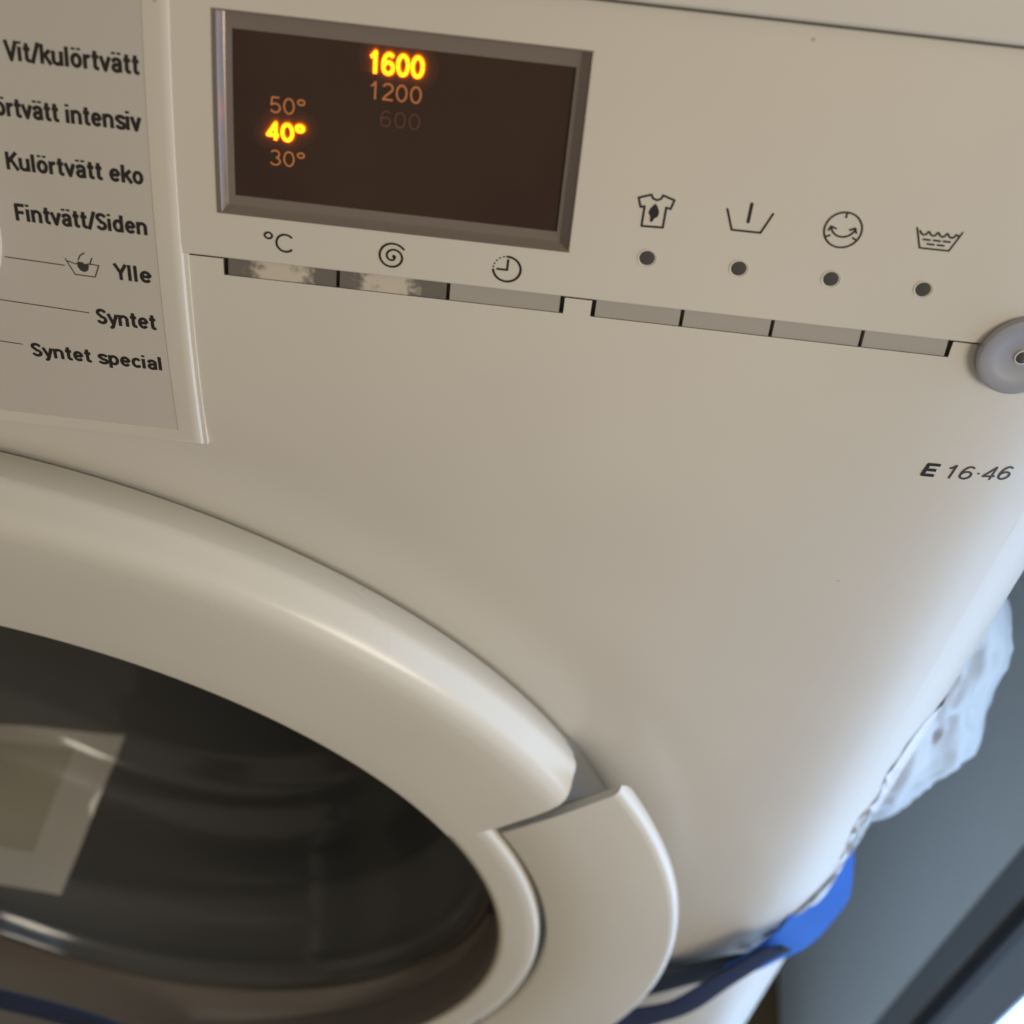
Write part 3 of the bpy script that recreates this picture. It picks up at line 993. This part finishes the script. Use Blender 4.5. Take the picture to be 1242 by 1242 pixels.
# ================================================================== pale sheet added behind the lower glass in place of a room reflection
def reflection_sheet():
    # corners lie just outside the bowl, inside the drum
    c = [(-232, 275, -512), (-160, 287, -530), (-171, 218, -548), (-236, 212, -520)]
    c = [Vector(q) for q in c]
    n_, m_ = 24, 18
    vs, fs, mi = [], [], []
    for j in range(m_ + 1):
        for i in range(n_ + 1):
            u, v = i / n_, j / m_
            p = (c[0] * (1 - u) + c[1] * u) * (1 - v) + (c[3] * (1 - u) + c[2] * u) * v
            p = p + Vector((0, 0, -4.0 - 0.6 * math.sin(u * 9 + v * 3) - 0.5 * math.sin(v * 11)))
            vs.append(V(*p))
    for j in range(m_):
        for i in range(n_):
            a = j * (n_ + 1) + i
            fs.append((a, a + 1, a + n_ + 2, a + n_ + 1))
            mi.append(1 if i >= n_ - 6 or j >= m_ - 4 or j < 2 else 0)
    o = obj('reflection_sheet', vs, fs, mat('beige_reflection', (0.62, 0.57, 0.45), 0.9, bump=(900, 0.3, 0.0006)))
    o.data.materials.append(mat('pale_reflection_edge', (0.85, 0.82, 0.76), 0.9, bump=(900, 0.3, 0.0006)))
    for p, t in zip(o.data.polygons, mi):
        p.material_index = t
    o['label'] = 'beige sheet with a paler border behind the door glass, standing in for a room reflection'
    o['category'] = 'reflection_sheet'


reflection_sheet()

# ================================================================== strap round the machine
def ribbon(name, path, widths, m, parent, thick=0.9, twist=None, sub=8):
    """flat band along a smoothed path; width is laid along the given direction at each key"""
    P = [Vector(p) for p in path]
    pts, ws, ds = [], [], []
    for i in range(len(P) - 1):
        p0, p1, p2, p3 = P[max(i - 1, 0)], P[i], P[i + 1], P[min(i + 2, len(P) - 1)]
        for k in range(sub):
            t = k / sub
            pts.append(0.5 * ((2 * p1) + (p2 - p0) * t + (2 * p0 - 5 * p1 + 4 * p2 - p3) * t * t + (3 * p1 - p0 - 3 * p2 + p3) * t ** 3))
            ws.append(widths[i] * (1 - t) + widths[i + 1] * t)
            ds.append(Vector(twist[i]).lerp(Vector(twist[i + 1]), t))
    pts.append(P[-1]); ws.append(widths[-1]); ds.append(Vector(twist[-1]))
    vs, fs = [], []
    for i, (p, w_, d_) in enumerate(zip(pts, ws, ds)):
        tg = (pts[min(i + 1, len(pts) - 1)] - pts[max(i - 1, 0)]).normalized()
        wd = (d_ - tg * d_.dot(tg)).normalized()
        nn = tg.cross(wd)
        ripple = 0.5 * math.sin(i * 0.7)
        for (a, b) in ((-0.5, -0.5), (0, -0.5 - 0.4), (0.5, -0.5), (0.5, 0.5), (0, 0.5 - 0.4), (-0.5, 0.5)):
            q = p + wd * (a * w_) + nn * (b * thick + ripple * 0.3)
            vs.append(V(*q))
    for i in range(len(pts) - 1):
        for j in range(6):
            j2 = (j + 1) % 6
            fs.append((i * 6 + j, i * 6 + j2, (i + 1) * 6 + j2, (i + 1) * 6 + j))
    fs.append(tuple(range(6))); fs.append(tuple((len(pts) - 1) * 6 + j for j in range(5, -1, -1)))
    o = obj(name, vs, fs, m)
    sharp(o, 50)
    adopt(parent, o)
    return o


strap = thing('fabric_strap', 'blue fabric strap slung round the machine, sagging below its door handle', 'strap', V(112, 200, -430))
ribbon('lit_blue_end', [(127, 262, -412), (130, 238, -420), (130, 221, -429), (126, 207, -440), (118, 196, -451), (107, 189, -459), (97, 185.5, -469)], [12, 13, 16, 20, 19, 14, 9], STRAP_LIT, strap,
       twist=[(0, -0.3, 1), (0, -.3, 1), (-.6, -.2, 1), (-1, 0, .7), (-1, 0, 1), (-.7, 0, 1), (-.7, 0, 1)])
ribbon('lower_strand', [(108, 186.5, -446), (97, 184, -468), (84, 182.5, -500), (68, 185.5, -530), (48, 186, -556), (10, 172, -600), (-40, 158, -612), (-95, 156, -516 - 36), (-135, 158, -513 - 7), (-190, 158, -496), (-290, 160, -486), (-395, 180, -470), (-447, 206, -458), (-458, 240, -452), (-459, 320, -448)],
       [7, 9, 11, 17, 20, 20, 20, 20, 20, 20, 20, 18, 16, 16, 16], STRAP_SHADED, strap, twist=[(-.7, 0, 1)] * 5 + [(0, 0, 1)] * 10)
ribbon('upper_dark_band', [(112, 187.5, -447), (103, 188.5, -462), (90, 190.0, -482), (72, 191.2, -503), (50, 192, -528)], [4, 10, 15, 19, 22], BANDC, strap, twist=[(-.7, 0, 1)] * 5)  # charcoal band close to the front, tapering towards the right edge

# ================================================================== torn film along the edge and crumpled bag
def patch(name, outline, m, parent, off, jit, label=None):
    """small ragged film lying on the front: outline in (u, z) filled as a fan of rings with noise"""
    cu = sum(p[0] for p in outline) / len(outline); cz_ = sum(p[1] for p in outline) / len(outline)
    fine = []
    for a, b in zip(outline, outline[1:] + outline[:1]):
        for k in range(5):
            t = k / 5
            fine.append((a[0] + (b[0] - a[0]) * t + random.uniform(-.5, .5), a[1] + (b[1] - a[1]) * t + random.uniform(-.9, .9)))
    vs, fs = [surf(cu, cz_ - ZC, off + jit)], []
    R = 5
    for r in range(1, R + 1):
        for (u, z) in fine:
            k = r / R
            vs.append(surf(cu + (u - cu) * k, cz_ + (z - cz_) * k - ZC, off + random.uniform(0, jit) + (0.8 * jit if r == R and random.random() < .15 else 0)))
    m_ = len(fine)
    for i in range(m_):
        fs.append((0, 1 + i, 1 + (i + 1) % m_))
    for r in range(R - 1):
        for i in range(m_):
            i2 = (i + 1) % m_
            fs.append((1 + r * m_ + i, 1 + (r + 1) * m_ + i, 1 + (r + 1) * m_ + i2, 1 + r * m_ + i2))
    o = obj(name, vs, fs, m, label=label)
    if parent:
        adopt(parent, o)
    return o


EU = UEND - 6
tape = thing('torn_tape', 'torn white tape on the right edge of the machine just above the blue strap', 'tape', surf(EU - 6, -456 - ZC, 0))
patch('tape_film', [(EU + 4, -400), (EU - 1, -418), (EU - 7, -436), (EU - 14, -452), (EU - 22, -468), (EU - 18, -474), (EU - 7, -470), (EU + 2, -455), (EU + 6, -425)], TAPE, tape, 0.06, 0.5)
patch('grimy_edge', [(EU - 1, -417), (EU - 6, -432), (EU - 11, -444), (EU - 9, -446), (EU - 3, -434), (EU + 1, -420)], TAPEG, tape, 0.5, 0.4)
patch('loose_shred', [(EU - 24, -466), (EU - 16, -472), (EU - 11, -478), (EU - 14, -479), (EU - 24, -470)], TAPE, tape, 0.8, 0.9)
tape2 = thing('torn_tape', 'ragged strip of torn white tape on the right edge beside the crumpled bag', 'tape', surf(EU, -360 - ZC, 0))
patch('tape_film', [(EU + 4, -300), (EU - 3, -322), (EU - 5, -345), (EU - 3, -360), (EU - 6, -374), (EU - 4, -392), (EU - 1, -410), (EU + 6, -390), (EU + 8, -340)], TAPE, tape2, 0.06, 0.5)
patch('grimy_edge', [(EU - 3, -368), (EU - 4, -380), (EU - 1, -396), (EU + 1, -408), (EU + 2, -392), (EU + 1, -374)], TAPEG, tape2, 0.5, 0.4)


def bag():
    from mathutils import noise
    bm = bmesh.new()
    bmesh.ops.create_icosphere(bm, subdivisions=5, radius=1.0)
    for v_ in bm.verts:
        p = v_.co.copy()
        n1 = noise.noise(p * 2.3 + Vector((3, 1, 7)))
        n2 = abs(noise.noise(p * 5.1 + Vector((1, 8, 2))))
        n3 = abs(noise.noise(p * 11 + Vector((5, 2, 2))))
        k = 1 + 0.20 * n1 - 0.17 * n2 - 0.05 * n3
        taper = 1.0 - 0.25 * max(0, -p.z) - 0.1 * max(0, p.z)
        q = Vector((p.x * 24 * k * taper, p.y * 26 * k * taper, p.z * 84 * (0.9 + 0.1 * k)))
        q.x += -8 * max(0, -p.z) ** 2 - 4 * max(0, p.z) ** 2
        v_.co = V(140 + q.x, 248 + q.y, -379 + q.z)
    me = bpy.data.meshes.new('plastic_bag')
    bm.to_mesh(me); bm.free()
    me.materials.append(BAGM)
    for p in me.polygons:
        p.use_smooth = True
    o = bpy.data.objects.new('plastic_bag', me)
    COL.objects.link(o)
    o['label'] = 'crumpled whitish plastic bag squeezed between the machine and the grey wall'
    o['category'] = 'bag'
    return o


bag()
